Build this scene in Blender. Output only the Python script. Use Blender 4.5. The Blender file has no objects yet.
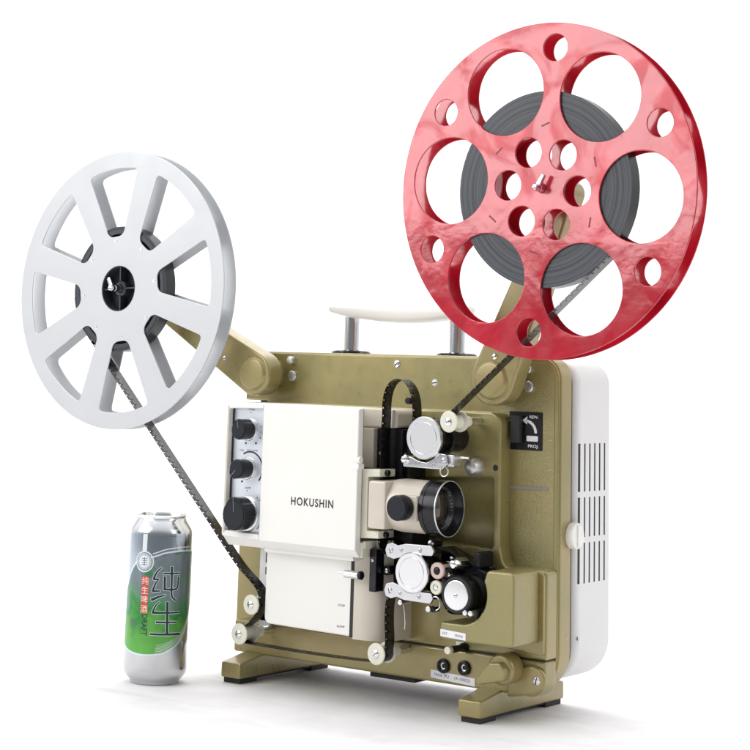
import bpy, bmesh, math, random
from mathutils import Vector, Matrix
from mathutils.geometry import tessellate_polygon
random.seed(7)
PI = math.pi
S = 0.001                                    # everything below is written in millimetres
scene = bpy.context.scene
COL = scene.collection
R = math.radians

# ------------------------------------------------------------------ materials
def nodes(name):
    m = bpy.data.materials.new(name); m.use_nodes = True
    nt = m.node_tree
    return m, nt, nt.nodes['Principled BSDF']

def mat(name, col, rough=.5, metal=0., bump=None, coat=0., coatr=.1, spec=.5, var=None, ior=None, rvar=None, two=None):
    """bump = [(scale, strength, distance_mm), ...]; var = (scale, amount) colour mottling"""
    m, nt, p = nodes(name)
    p.inputs['Base Color'].default_value = (*col, 1)
    p.inputs['Roughness'].default_value = rough
    p.inputs['Metallic'].default_value = metal
    p.inputs['Coat Weight'].default_value = coat
    p.inputs['Coat Roughness'].default_value = coatr
    p.inputs['Specular IOR Level'].default_value = spec
    if ior: p.inputs['IOR'].default_value = ior
    tc = nt.nodes.new('ShaderNodeTexCoord')
    prev = None
    for sc_, st, dist in (bump or []):
        n = nt.nodes.new('ShaderNodeTexNoise'); n.inputs['Scale'].default_value = sc_
        n.inputs['Detail'].default_value = 3
        nt.links.new(tc.outputs['Object'], n.inputs['Vector'])
        b = nt.nodes.new('ShaderNodeBump'); b.inputs['Strength'].default_value = st
        b.inputs['Distance'].default_value = dist * S
        nt.links.new(n.outputs['Fac'], b.inputs['Height'])
        if prev: nt.links.new(prev.outputs['Normal'], b.inputs['Normal'])
        prev = b
    if prev:
        nt.links.new(prev.outputs['Normal'], p.inputs['Normal'])
        nt.links.new(prev.outputs['Normal'], p.inputs['Coat Normal'])
    if var:
        n = nt.nodes.new('ShaderNodeTexNoise'); n.inputs['Scale'].default_value = var[0]
        n.inputs['Detail'].default_value = 5
        nt.links.new(tc.outputs['Object'], n.inputs['Vector'])
        r = nt.nodes.new('ShaderNodeValToRGB')
        a = var[1]
        r.color_ramp.elements[0].position = .3; r.color_ramp.elements[1].position = .7
        r.color_ramp.elements[0].color = (*[c*(1-a) for c in col], 1)
        r.color_ramp.elements[1].color = (*[min(1, c*(1+a)) for c in col], 1)
        nt.links.new(n.outputs['Fac'], r.inputs['Fac'])
        nt.links.new(r.outputs['Color'], p.inputs['Base Color'])
    if two:                                  # aged paint: patches leaning to a second hue
        n2 = nt.nodes.new('ShaderNodeTexNoise'); n2.inputs['Scale'].default_value = two[0]; n2.inputs['Detail'].default_value = 3
        nt.links.new(tc.outputs['Object'], n2.inputs['Vector'])
        r2 = nt.nodes.new('ShaderNodeMapRange'); r2.inputs['From Min'].default_value = .38; r2.inputs['From Max'].default_value = .62
        nt.links.new(n2.outputs['Fac'], r2.inputs['Value'])
        mx = nt.nodes.new('ShaderNodeMix'); mx.data_type = 'RGBA'
        nt.links.new(r2.outputs['Result'], mx.inputs['Factor'])
        if var: nt.links.new(r.outputs['Color'], mx.inputs['A'])
        else: mx.inputs['A'].default_value = (*col, 1)
        mx.inputs['B'].default_value = (*two[1], 1)
        nt.links.new(mx.outputs['Result'], p.inputs['Base Color'])
    if rvar:
        n = nt.nodes.new('ShaderNodeTexNoise'); n.inputs['Scale'].default_value = rvar[0]
        n.inputs['Detail'].default_value = 6
        nt.links.new(tc.outputs['Object'], n.inputs['Vector'])
        r = nt.nodes.new('ShaderNodeMapRange')
        r.inputs['From Min'].default_value = .35; r.inputs['From Max'].default_value = .65
        r.inputs['To Min'].default_value = max(0, rough-rvar[1]); r.inputs['To Max'].default_value = rough+rvar[1]
        nt.links.new(n.outputs['Fac'], r.inputs['Value'])
        nt.links.new(r.outputs['Result'], p.inputs['Roughness'])
    return m

OL = (.330, .272, .108)
OL2 = (.275, .243, .096)
M_ham   = mat('olive_hammered', OL, .36, .3, bump=[(430, .75, .6), (40, .15, .5)], var=(430, .07), rvar=(300, .05), two=(9, OL2), coat=.5, coatr=.2)
M_satin = mat('olive_satin', (.350, .282, .108), .32, .3, bump=[(620, .32, .16), (14, .15, .8)], var=(20, .05), rvar=(80, .05), two=(8, OL2), coat=.5, coatr=.2)
M_olive = mat('olive_paint', (.345, .268, .104), .32, .3, bump=[(1500, .18, .12), (14, .15, .8)], var=(25, .05), rvar=(60, .06), coat=.5, coatr=.18, two=(10, (.285, .240, .095)))
M_cream = mat('cream_paint', (.86, .845, .80), .38, bump=[(1800, .12, .06)], var=(14, .015), rvar=(40, .05))
M_beige = mat('beige_paint', (.62, .565, .475), .35, .1, bump=[(1500, .12, .08)], var=(20, .04), rvar=(50, .05))
M_white = mat('white_paint', (.76, .755, .75), .42, bump=[(1500, .18, .08)], var=(12, .012))
M_panel = mat('silver_control_panel', (.74, .78, .84), .3, .55, bump=[(900, .05, .05)], rvar=(50, .05))
M_chrome = mat('chrome', (.80, .81, .83), .14, 1., bump=[(90, .25, .4)])
M_steel = mat('brushed_steel', (.72, .72, .73), .28, 1., bump=[(300, .08, .1)], rvar=(150, .08))
M_alu   = mat('turned_aluminium', (.74, .74, .75), .27, 1., bump=[(22, .25, .8)])
M_black = mat('black_plastic', (.006, .007, .010), .34, spec=.3, bump=[(700, .15, .08)], rvar=(100, .1))
M_blackm = mat('black_lacquered_metal', (.008, .007, .010), .22, .1, spec=.4, bump=[(300, .12, .1)], rvar=(80, .12))
M_rubber = mat('black_rubber', (.018, .018, .018), .7, bump=[(900, .3, .1)])
M_dark  = mat('dark_recess', (.02, .02, .022), .6)
M_knobface = mat('slate_plastic', (.009, .012, .019), .34, spec=.32, bump=[(900, .1, .05)])
M_nylon = mat('ivory_nylon', (.74, .72, .60), .35, var=(60, .06), bump=[(500, .05, .1)])
M_ink   = mat('black_ink', (.015, .015, .02), .5)
M_blueink = mat('violet_ink', (.16, .12, .34), .6)
M_greyink = mat('grey_ink', (.16, .17, .2), .5)
M_paper = mat('white_label_paper', (.86, .86, .87), .5)
M_wtext = mat('white_ink', (.8, .8, .8), .5)
M_silverreel = mat('silver_enamel', (.57, .583, .60), .42, .25, bump=[(1400, .06, .05)], rvar=(30, .05))
M_shoe = mat('bright_pressed_steel', (.62, .62, .64), .3, 1., bump=[(60, .3, .5), (300, .1, .1)])
M_brown = mat('aged_copper_screw', (.30, .16, .08), .4, .8)
M_hub   = mat('dark_hub_plastic', (.030, .036, .048), .38, bump=[(200, .1, .1)], rvar=(80, .08))
M_groove = mat('inlay_grey', (.26, .24, .20), .5)

def film_mat():
    m, nt, p = nodes('perforated_film_base')
    p.inputs['Base Color'].default_value = (.006, .0055, .006, 1)
    p.inputs['Roughness'].default_value = .30
    p.inputs['Specular IOR Level'].default_value = .35
    return m
M_film = film_mat()
def clear_film():
    m, nt, p = nodes('translucent_film_base')
    p.inputs['Base Color'].default_value = (.05, .047, .05, 1); p.inputs['Roughness'].default_value = .25
    p.inputs['Alpha'].default_value = .86
    return m
M_film2 = clear_film()
M_stud = mat('dull_steel', (.66, .66, .65), .42, .9)

def coil_mat(name, c0, c1, rough):
    """edges of wound film: fine concentric rings, radius measured in the reel's plane"""
    m, nt, p = nodes(name)
    tc = nt.nodes.new('ShaderNodeTexCoord'); sp = nt.nodes.new('ShaderNodeSeparateXYZ')
    nt.links.new(tc.outputs['Object'], sp.inputs[0])
    cmb = nt.nodes.new('ShaderNodeCombineXYZ')
    nt.links.new(sp.outputs['X'], cmb.inputs['X']); nt.links.new(sp.outputs['Z'], cmb.inputs['Y'])
    ln = nt.nodes.new('ShaderNodeVectorMath'); ln.operation = 'LENGTH'
    nt.links.new(cmb.outputs[0], ln.inputs[0])
    n1 = nt.nodes.new('ShaderNodeTexNoise'); n1.noise_dimensions = '1D'
    n1.inputs['Scale'].default_value = 1500; n1.inputs['Detail'].default_value = 4; n1.inputs['Roughness'].default_value = .7
    nt.links.new(ln.outputs['Value'], n1.inputs['W'])
    n2 = nt.nodes.new('ShaderNodeTexNoise'); n2.noise_dimensions = '1D'
    n2.inputs['Scale'].default_value = 330; n2.inputs['Detail'].default_value = 2
    nt.links.new(ln.outputs['Value'], n2.inputs['W'])
    ad = nt.nodes.new('ShaderNodeMath'); ad.operation = 'MULTIPLY_ADD'
    ad.inputs[1].default_value = .55
    nt.links.new(n1.outputs['Fac'], ad.inputs[0])
    ml = nt.nodes.new('ShaderNodeMath'); ml.operation = 'MULTIPLY'; ml.inputs[1].default_value = .45
    nt.links.new(n2.outputs['Fac'], ml.inputs[0]); nt.links.new(ml.outputs[0], ad.inputs[2])
    r = nt.nodes.new('ShaderNodeValToRGB')
    r.color_ramp.elements[0].position = .36; r.color_ramp.elements[1].position = .66
    r.color_ramp.elements[0].color = (*c0, 1); r.color_ramp.elements[1].color = (*c1, 1)
    nt.links.new(ad.outputs[0], r.inputs['Fac']); nt.links.new(r.outputs['Color'], p.inputs['Base Color'])
    b = nt.nodes.new('ShaderNodeBump'); b.inputs['Strength'].default_value = .5; b.inputs['Distance'].default_value = .0004
    nt.links.new(ad.outputs[0], b.inputs['Height']); nt.links.new(b.outputs['Normal'], p.inputs['Normal'])
    p.inputs['Roughness'].default_value = rough
    return m
M_coil = coil_mat('wound_film_edges', (.006, .008, .010), (.085, .094, .112), .36)
M_coil2 = coil_mat('dark_wound_film_edges', (.010, .011, .013), (.03, .03, .035), .4)

# glossy red enamel with brushed-on ripples and worn patches
M_red = None
def red_mat():
    m, nt, p = nodes('red_enamel')
    tc = nt.nodes.new('ShaderNodeTexCoord')
    n = nt.nodes.new('ShaderNodeTexNoise'); n.inputs['Scale'].default_value = 24
    n.inputs['Detail'].default_value = 5; n.inputs['Distortion'].default_value = .8
    nt.links.new(tc.outputs['Object'], n.inputs['Vector'])
    r = nt.nodes.new('ShaderNodeValToRGB')
    r.color_ramp.elements[0].position = .38; r.color_ramp.elements[1].position = .66
    r.color_ramp.elements[0].color = (.44, .007, .022, 1); r.color_ramp.elements[1].color = (.54, .011, .030, 1)
    nt.links.new(n.outputs['Fac'], r.inputs['Fac']); nt.links.new(r.outputs['Color'], p.inputs['Base Color'])
    prev = None
    for sc_, st, d in ((8, .7, 3.4), (32, .55, 1.0), (180, .4, .16)):
        q = nt.nodes.new('ShaderNodeTexNoise'); q.inputs['Scale'].default_value = sc_; q.inputs['Detail'].default_value = 2
        q.inputs['Distortion'].default_value = .5
        nt.links.new(tc.outputs['Object'], q.inputs['Vector'])
        b = nt.nodes.new('ShaderNodeBump'); b.inputs['Strength'].default_value = st; b.inputs['Distance'].default_value = d*S
        nt.links.new(q.outputs['Fac'], b.inputs['Height'])
        if prev: nt.links.new(prev.outputs['Normal'], b.inputs['Normal'])
        prev = b
    nt.links.new(prev.outputs['Normal'], p.inputs['Normal']); nt.links.new(prev.outputs['Normal'], p.inputs['Coat Normal'])
    p.inputs['Roughness'].default_value = .16
    p.inputs['Metallic'].default_value = .1
    p.inputs['Specular IOR Level'].default_value = .45
    p.inputs['Coat Weight'].default_value = 1.; p.inputs['Coat IOR'].default_value = 1.68
    p.inputs['Coat Roughness'].default_value = .15
    wn_ = nt.nodes.new('ShaderNodeTexNoise'); wn_.inputs['Scale'].default_value = 15; wn_.inputs['Detail'].default_value = 6
    wn_.inputs['Distortion'].default_value = 1.4
    nt.links.new(tc.outputs['Object'], wn_.inputs['Vector'])
    wr = nt.nodes.new('ShaderNodeMapRange'); wr.inputs['From Min'].default_value = .40; wr.inputs['From Max'].default_value = .50
    wr.inputs['To Min'].default_value = .25; wr.inputs['To Max'].default_value = 1.
    nt.links.new(wn_.outputs['Fac'], wr.inputs['Value']); nt.links.new(wr.outputs['Result'], p.inputs['Coat Weight'])
    return m
M_red = red_mat()

def glass_mat():
    m, nt, p = nodes('coated_lens_glass')
    p.inputs['Base Color'].default_value = (.012, .010, .010, 1)
    p.inputs['Roughness'].default_value = .04
    p.inputs['Specular IOR Level'].default_value = .9
    p.inputs['Specular Tint'].default_value = (.9, .75, .8, 1)
    p.inputs['Coat Weight'].default_value = .6
    return m
M_glass = glass_mat()

# ------------------------------------------------------------------ mesh helpers
def tag(o, label=None, cat=None, group=None, kind=None):
    if label: o['label'] = label
    if cat: o['category'] = cat
    if group: o['group'] = group
    if kind: o['kind'] = kind
    return o

def wloc(o):
    v = Vector((0, 0, 0))
    while o:
        v = v + o.location; o = o.parent
    return v

def empty(name, loc):
    o = bpy.data.objects.new(name, None); COL.objects.link(o)
    o.location = Vector(loc)*S; o.empty_display_size = .02
    return o

def obj(name, bm, material, parent=None, origin=None, sharp=32, wn=True, smooth=True):
    """bm is in world millimetres"""
    mats = material if isinstance(material, (list, tuple)) else [material]
    vs = [v.co for v in bm.verts]
    if origin is None:
        lo = Vector([min(v[i] for v in vs) for i in range(3)]); hi = Vector([max(v[i] for v in vs) for i in range(3)])
        origin = (lo+hi)/2
    origin = Vector(origin)
    for v in bm.verts: v.co = (v.co-origin)*S
    me = bpy.data.meshes.new(name); bm.to_mesh(me); bm.free()
    for mm in mats: me.materials.append(mm)
    o = bpy.data.objects.new(name, me); COL.objects.link(o)
    if smooth:
        me.polygons.foreach_set('use_smooth', [True]*len(me.polygons))
        me.set_sharp_from_angle(angle=R(sharp))
        if wn:
            w = o.modifiers.new('weighted', 'WEIGHTED_NORMAL'); w.keep_sharp = True
    o.parent = parent
    o.location = origin*S - (wloc(parent) if parent else Vector((0, 0, 0)))
    return o

def NB(): return bmesh.new()

def area(l): return sum(l[i][0]*l[(i+1) % len(l)][1]-l[(i+1) % len(l)][0]*l[i][1] for i in range(len(l)))/2

def clean(l):
    o = []
    for p in l:
        if not o or math.hypot(p[0]-o[-1][0], p[1]-o[-1][1]) > .02: o.append((p[0], p[1]))
    if len(o) > 1 and math.hypot(o[0][0]-o[-1][0], o[0][1]-o[-1][1]) < .02: o.pop()
    return o

def inset(l, d):
    if d == 0: return list(l)
    out = []; n = len(l)
    for i in range(n):
        a, b, c = l[i-1], l[i], l[(i+1) % n]
        e1 = Vector((b[0]-a[0], b[1]-a[1])).normalized(); e2 = Vector((c[0]-b[0], c[1]-b[1])).normalized()
        n1 = Vector((-e1.y, e1.x)); n2 = Vector((-e2.y, e2.x))
        m = n1+n2
        if m.length < .2: m = n1
        m.normalize(); k = d/max(.5, m.dot(n1))
        out.append((b[0]+m.x*k, b[1]+m.y*k))
    return out

AX = {'y': lambda u, v, w: (u, w, v), 'x': lambda u, v, w: (w, u, v), 'z': lambda u, v, w: (u, v, w)}

def shape(bm, loops, w0, w1, b=0., ax='y', segs=3, both=True, mi=0):
    """extrude 2-D loops (first outer, rest holes) between w0 and w1 with rounded edges of radius b"""
    f3 = AX[ax]
    L = [clean(l) for l in loops]
    for i, l in enumerate(L):
        if (area(l) > 0) != (i == 0): L[i] = l[::-1]
    sg = 1 if w1 > w0 else -1
    prof = []
    if b > 0:
        for k in range(segs+1):
            t = PI/2*k/segs
            prof.append((b*(1-math.sin(t)), b*(1-math.cos(t))))
        A = [(i_, w0+sg*d) for i_, d in prof]
        B = [(i_, w1-sg*d) for i_, d in reversed(prof)] if both else [(0, w1)]
    else:
        A, B = [(0, w0)], [(0, w1)]
    rings = A+B
    grid = []
    for ins, w in rings:
        row = []
        for l in L: row.append([bm.verts.new(f3(p[0], p[1], w)) for p in inset(l, ins)])
        grid.append(row)
    fs = []
    for k in range(len(rings)-1):
        for li, l in enumerate(L):
            n = len(l)
            for i in range(n):
                j = (i+1) % n
                try: fs.append(bm.faces.new((grid[k][li][i], grid[k][li][j], grid[k+1][li][j], grid[k+1][li][i])))
                except ValueError: pass
    for row, (ins, w) in ((grid[0], rings[0]), (grid[-1], rings[-1])):
        flat = [v for l in row for v in l]
        tris = tessellate_polygon([[Vector((p[0], p[1], 0)) for p in inset(l, ins)] for l in L])
        for t in tris:
            try: fs.append(bm.faces.new([flat[i] for i in t]))
            except ValueError: pass
    for f in fs: f.material_index = mi
    bmesh.ops.recalc_face_normals(bm, faces=fs)
    return bm

def circ(cx, cy, r, n=48, a0=0., a1=360.):
    full = abs(a1-a0) >= 359.9
    m = n if full else n+1
    return [(cx+r*math.cos(R(a0+(a1-a0)*i/n)), cy+r*math.sin(R(a0+(a1-a0)*i/n))) for i in range(m)]

def rp(pts, rad, n=6):
    """polygon with rounded corners; rad is one radius or a list"""
    N = len(pts); out = []
    for i in range(N):
        r = rad[i] if isinstance(rad, (list, tuple)) else rad
        a, b, c = Vector(pts[i-1]), Vector(pts[i]), Vector(pts[(i+1) % N])
        if r <= 0: out.append(tuple(b)); continue
        u = (a-b).normalized(); v = (c-b).normalized()
        ang = u.angle(v); t = r/math.tan(ang/2)
        t = min(t, (a-b).length*.49, (c-b).length*.49)
        p, q = b+u*t, b+v*t
        for k in range(n+1):
            s = k/n
            out.append(tuple(p*(1-s)**2+b*2*s*(1-s)+q*s*s) if ang > R(170) else tuple(_arc(p, b, q, s)))
    return out

def _arc(p, b, q, s):
    # rational quadratic = true circular arc
    h = (p-q).length/2; w = h/max(1e-6, (p-b).length)
    k0, k1, k2 = (1-s)**2, 2*s*(1-s)*w, s*s
    return (p*k0+b*k1+q*k2)/(k0+k1+k2)

def rect(x0, z0, x1, z1, r=0): return rp([(x0, z0), (x1, z0), (x1, z1), (x0, z1)], r)

def lathe(bm, c, prof, ax='y', n=48, mi=0, close=False):
    """prof = [(r, h)] revolved about an axis through c; h along +axis"""
    f3 = AX[ax]; cw = Vector(c)
    rows = []
    for r, h in prof:
        if r < 1e-6:
            rows.append([bm.verts.new(Vector(f3(0, 0, h))+cw)])
        else:
            rows.append([bm.verts.new(Vector(f3(r*math.cos(2*PI*i/n), r*math.sin(2*PI*i/n), h))+cw) for i in range(n)])
    fs = []
    pairs = list(zip(rows, rows[1:]))
    if close: pairs.append((rows[-1], rows[0]))
    for a, b in pairs:
        for i in range(n):
            j = (i+1) % n
            if len(a) == 1 and len(b) == 1: continue
            if len(a) == 1: f = (a[0], b[i], b[j])
            elif len(b) == 1: f = (a[i], b[0], a[j])
            else: f = (a[i], b[i], b[j], a[j])
            fs.append(bm.faces.new(f))
    for f in fs: f.material_index = mi
    bmesh.ops.recalc_face_normals(bm, faces=fs)
    return bm

def disc_prof(r, h0, h1, b):
    """solid cylinder profile with rounded edges"""
    s = 1 if h1 > h0 else -1
    p = [(0, h0)]
    for k in range(4):
        t = PI/2*k/3; p.append((r-b+b*math.sin(t), h0+s*b*(1-math.cos(t))))
    for k in range(4):
        t = PI/2*k/3; p.append((r-b+b*math.cos(t), h1-s*b*(1-math.sin(t))))
    p.append((0, h1))
    return p

def cyl(bm, c, r, h0, h1, b=.4, ax='y', n=40, mi=0): return lathe(bm, c, disc_prof(r, h0, h1, b), ax, n, mi)

def box(bm, x0, x1, y0, y1, z0, z1, b=1., segs=2, mi=0):
    t = bmesh.new()
    bmesh.ops.create_cube(t, size=1)
    for v in t.verts: v.co = Vector(((x0+x1)/2+v.co.x*(x1-x0), (y0+y1)/2+v.co.y*(y1-y0), (z0+z1)/2+v.co.z*(z1-z0)))
    if b > 0: bmesh.ops.bevel(t, geom=t.edges[:], offset=b, segments=segs, profile=.5, affect='EDGES')
    return merge(bm, t, mi)

def merge(bm, t, mi=0):
    mp = {v: bm.verts.new(v.co) for v in t.verts}
    for f in t.faces:
        try: nf = bm.faces.new([mp[v] for v in f.verts]); nf.material_index = mi
        except ValueError: pass
    t.free(); return bm

def hull(bm, pts, b=0., mi=0):
    t = bmesh.new()
    for p in pts: t.verts.new(p)
    r = bmesh.ops.convex_hull(t, input=t.verts)
    bad = [v for v in t.verts if not v.link_faces]
    bmesh.ops.delete(t, geom=bad, context='VERTS')
    bmesh.ops.dissolve_limit(t, angle_limit=R(4), verts=t.verts, edges=t.edges)
    if b > 0:
        es = [e for e in t.edges if len(e.link_faces) == 2 and e.calc_face_angle(0) > R(30)]
        bmesh.ops.bevel(t, geom=es, offset=b, segments=2, profile=.5, affect='EDGES')
    bmesh.ops.recalc_face_normals(t, faces=t.faces)
    return merge(bm, t, mi)

def tube(bm, pts, r, n=8, mi=0, closed=False):
    pts = [Vector(p) for p in pts]; rings = []
    N = len(pts)
    for i, p in enumerate(pts):
        d = (pts[(i+1) % N]-pts[i-1]) if closed else (pts[min(i+1, N-1)]-pts[max(i-1, 0)])
        d.normalize()
        u = d.cross(Vector((0, 1, .13))).normalized(); v = d.cross(u)
        rings.append([bm.verts.new(p+u*r*math.cos(2*PI*k/n)+v*r*math.sin(2*PI*k/n)) for k in range(n)])
    fs = []
    for i in range(N if closed else N-1):
        a, b = rings[i], rings[(i+1) % N]
        for k in range(n): fs.append(bm.faces.new((a[k], a[(k+1) % n], b[(k+1) % n], b[k])))
    if not closed: fs.append(bm.faces.new(rings[0])); fs.append(bm.faces.new(rings[-1][::-1]))
    for f in fs: f.material_index = mi
    bmesh.ops.recalc_face_normals(bm, faces=fs)
    return bm

def text2d(s, size, sx=1., bold=0., space=1.):
    cu = bpy.data.curves.new('t', 'FONT'); cu.body = s; cu.size = size; cu.offset = bold; cu.space_character = space
    cu.align_x = 'CENTER'; cu.align_y = 'CENTER'; cu.resolution_u = 4
    o = bpy.data.objects.new('t', cu); COL.objects.link(o)
    dg = bpy.context.evaluated_depsgraph_get(); me = bpy.data.meshes.new_from_object(o.evaluated_get(dg))
    vs = [(v.co.x*sx, v.co.y) for v in me.vertices]; fs = [tuple(p.vertices) for p in me.polygons]
    bpy.data.objects.remove(o); bpy.data.curves.remove(cu); bpy.data.meshes.remove(me)
    if vs:
        cx = (min(v[0] for v in vs)+max(v[0] for v in vs))/2; cy = (min(v[1] for v in vs)+max(v[1] for v in vs))/2
        vs = [(a-cx, b-cy) for a, b in vs]
    return vs, fs

def put2d(bm, vf, f3, mi=0):
    vs, fs = vf
    m = [bm.verts.new(f3(a, b)) for a, b in vs]
    for f in fs:
        try: bm.faces.new([m[i] for i in f]).material_index = mi
        except ValueError: pass
    return bm

def text_on_front(bm, s, x, z, y, size, sx=1., rot=0., width=None, bold=0., space=1.):
    vf = text2d(s, size, sx, bold, space)
    if width:
        w = max(a for a, b in vf[0])-min(a for a, b in vf[0])
        vf = ([(a*width/w, b) for a, b in vf[0]], vf[1])
    c, s_ = math.cos(R(rot)), math.sin(R(rot))
    return put2d(bm, vf, lambda a, b: (x+a*c-b*s_, y, z+a*s_+b*c))

def screw_bm(bm, x, y, z, r, h=1.6, rot=30):
    """domed head with a slot cut, facing -y"""
    lathe(bm, (x, y, z), [(0, -h), (r*.5, -h*.97), (r*.85, -h*.7), (r, -h*.2), (r, 0.3), (0, .3)], n=20)
    c, s = math.cos(R(rot)), math.sin(R(rot)); w = r*.14
    q = [(x+a*c-b*s, z+a*s+b*c) for a, b in ((-r*.8, -w), (r*.8, -w), (r*.8, w), (-r*.8, w))]
    return shape(bm, [q], y-h-.12, y-h+.3, 0, mi=1)

# ------------------------------------------------------------------ camera
cam = bpy.data.cameras.new('camera'); co = bpy.data.objects.new('camera', cam); COL.objects.link(co)
CW = Vector((1291., -1585., 325.))
ya, pi_, ro = .639, .1952, -.0332
Rz = Matrix.Rotation(ya, 3, 'Z'); Rx = Matrix.Rotation(pi_, 3, 'X'); Ry = Matrix.Rotation(ro, 3, 'Y')
Rm = Rz @ Rx @ Ry                                    # columns: right, forward, up
right, fwd, up = Rm.col[0], Rm.col[1], Rm.col[2]
co.matrix_world = Matrix(((right.x, up.x, -fwd.x, CW.x*S), (right.y, up.y, -fwd.y, CW.y*S), (right.z, up.z, -fwd.z, CW.z*S), (0, 0, 0, 1)))
cam.sensor_width = 36; cam.lens = 1796.7/750*36
cam.shift_x = (375-339.3)/750; cam.shift_y = (12.5-375)/750
cam.clip_start = .05; cam.clip_end = 60
scene.camera = co

# ------------------------------------------------------------------ setting: white paper sweep
def scuffed(*a, **k):
    """paper with faint grey scuffs and creases"""
    m = mat(*a, **k); nt = m.node_tree; p = nt.nodes['Principled BSDF']
    src = p.inputs['Base Color'].links[0].from_socket
    tc = [n for n in nt.nodes if n.type == 'TEX_COORD'][0]
    mp = nt.nodes.new('ShaderNodeMapping'); mp.inputs['Scale'].default_value = (1, 2.6, 1); mp.inputs['Rotation'].default_value = (0, 0, .5)
    nt.links.new(tc.outputs['Object'], mp.inputs['Vector'])
    n = nt.nodes.new('ShaderNodeTexNoise'); n.inputs['Scale'].default_value = 7; n.inputs['Detail'].default_value = 9
    n.inputs['Roughness'].default_value = .68; n.inputs['Distortion'].default_value = .6
    nt.links.new(mp.outputs[0], n.inputs['Vector'])
    r = nt.nodes.new('ShaderNodeMapRange'); r.inputs['From Min'].default_value = .50; r.inputs['From Max'].default_value = .68
    r.inputs['To Min'].default_value = 0; r.inputs['To Max'].default_value = .24
    nt.links.new(n.outputs['Fac'], r.inputs['Value'])
    mx = nt.nodes.new('ShaderNodeMix'); mx.data_type = 'RGBA'; mx.inputs['B'].default_value = (.46, .42, .425, 1)
    nt.links.new(r.outputs['Result'], mx.inputs['Factor']); nt.links.new(src, mx.inputs['A'])
    nt.links.new(mx.outputs['Result'], p.inputs['Base Color'])
    return m
def backdrop():
    bm = NB(); d = Vector((-math.sin(ya), math.cos(ya), 0)); e = Vector((math.cos(ya), math.sin(ya), 0))
    c0 = Vector((150, 0, 0))
    prof = [(-1600+i*200, 0) for i in range(17)]            # flat to +1600
    Rr = 900
    for k in range(1, 17):
        t = PI/2*k/16; prof.append((1600+Rr*math.sin(t), Rr*(1-math.cos(t))))
    prof += [(1600+Rr, 1400), (1600+Rr, 3200)]
    W = 3200
    for (a, za) in prof: pass
    rows = [[bm.verts.new(c0+d*a+e*w+Vector((0, 0, za))) for w in (-W, -W/2, 0, W/2, W)] for a, za in prof]
    for r0, r1 in zip(rows, rows[1:]):
        for i in range(4): bm.faces.new((r0[i], r0[i+1], r1[i+1], r1[i]))
    m = scuffed('white_backdrop_paper', (.83, .815, .82), .7, bump=[(5, .5, 10), (45, .4, 1.5), (400, .2, .2)], var=(13, .05), spec=.3)
    return m, bm
mb, bmb = backdrop()
tag(obj('floor', bmb, mb, sharp=60, wn=False), kind='structure')

# ------------------------------------------------------------------ the projector
P = empty('film_projector', (200, 40, 0))
tag(P, 'olive and cream film projector standing on two feet beside the drink can', 'film projector')
def part(name, bm, m, parent=P, label=None, **k):
    o = obj(name, bm, m, parent, **k)
    if label: o['label'] = label
    return o

def screw(x, y, z, r, m=None, rot=30, h=1.6, parent=P):
    b = NB(); screw_bm(b, x, y, z, r, h, rot)
    return part('screw', b, [m or M_chrome, M_dark], parent)

# body front plate (hammered) and its smooth rim
outl = rp([(2, 288), (2, 339), (306, 340), (398, 341.5), (398, 26), (1, 26), (0, 270), (32, 270), (32, 288)],
          [0, 16, 0, 20, 36, 10, 0, 0, 0], 8)
b = NB(); shape(b, [outl], 0, 4, 1.2)
panel = part('front_plate', b, M_satin)
b = NB(); shape(b, [rp([(330, 336.5), (393.5, 337), (393.5, 45), (330, 45)], [3, 17, 20, 2], 8)], -.7, 1, .6)
part('textured_panel', b, M_ham, label='hammer textured olive strip down the right side')
out2 = rp([(1, 287), (1, 340.4), (306, 341.3), (399.5, 342.8), (399.5, 24.8), (-1, 24.8), (-1, 270), (31, 270), (31, 287)],
          [0, 17, 0, 21, 37, 10, 0, 0, 0], 8)
b = NB(); shape(b, [out2], 2, 24, 2.0)
part('side_rim', b, M_olive, label='smooth olive rim of the body')
out3 = rp([(4, 336), (395, 337), (395, 30), (4, 30)], [16, 20, 34, 10], 8)
b = NB(); shape(b, [out3], 24, 33, 0)
part('gasket', b, M_rubber)

# rear cover with vent slots
out4 = rp([(0, 340), (401, 340), (401, 31), (0, 31)], [20, 24, 38, 20], 10)
b = NB(); shape(b, [out4], 31.5, 106, 1.0, segs=1)
# larger rounding at the back edge: scale last rings
t = NB(); shape(t, [out4], 31.5, 106, 9.0, segs=6)
b.free(); b = t
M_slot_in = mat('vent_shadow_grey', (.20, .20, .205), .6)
cover = part('rear_cover', b, [M_white, M_slot_in], label='white rear cover with three rows of vent slots')
cb = NB()
for z0, z1 in ((212.5, 259), (169, 207), (125, 163.5)):
    for i in range(6):
        y = 37.5+i*10.3
        shape(cb, [[(y-1.45, z0), (y+1.45, z0), (y+1.45, z1), (y-1.45, z1)]], 396, 406, 0, ax='x')
cut = obj('vent_cutter', cb, [M_slot_in], None, smooth=False)
bo = cover.modifiers.new('vents', 'BOOLEAN'); bo.object = cut; bo.operation = 'DIFFERENCE'; bo.solver = 'EXACT'
bo.material_mode = 'TRANSFER'
cover.modifiers.move(1, 0)
dg = bpy.context.evaluated_depsgraph_get(); dg.update()
me = bpy.data.meshes.new_from_object(cover.evaluated_get(dg)); cover.modifiers.clear()
cover.data = me
bpy.data.objects.remove(cut)
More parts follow.
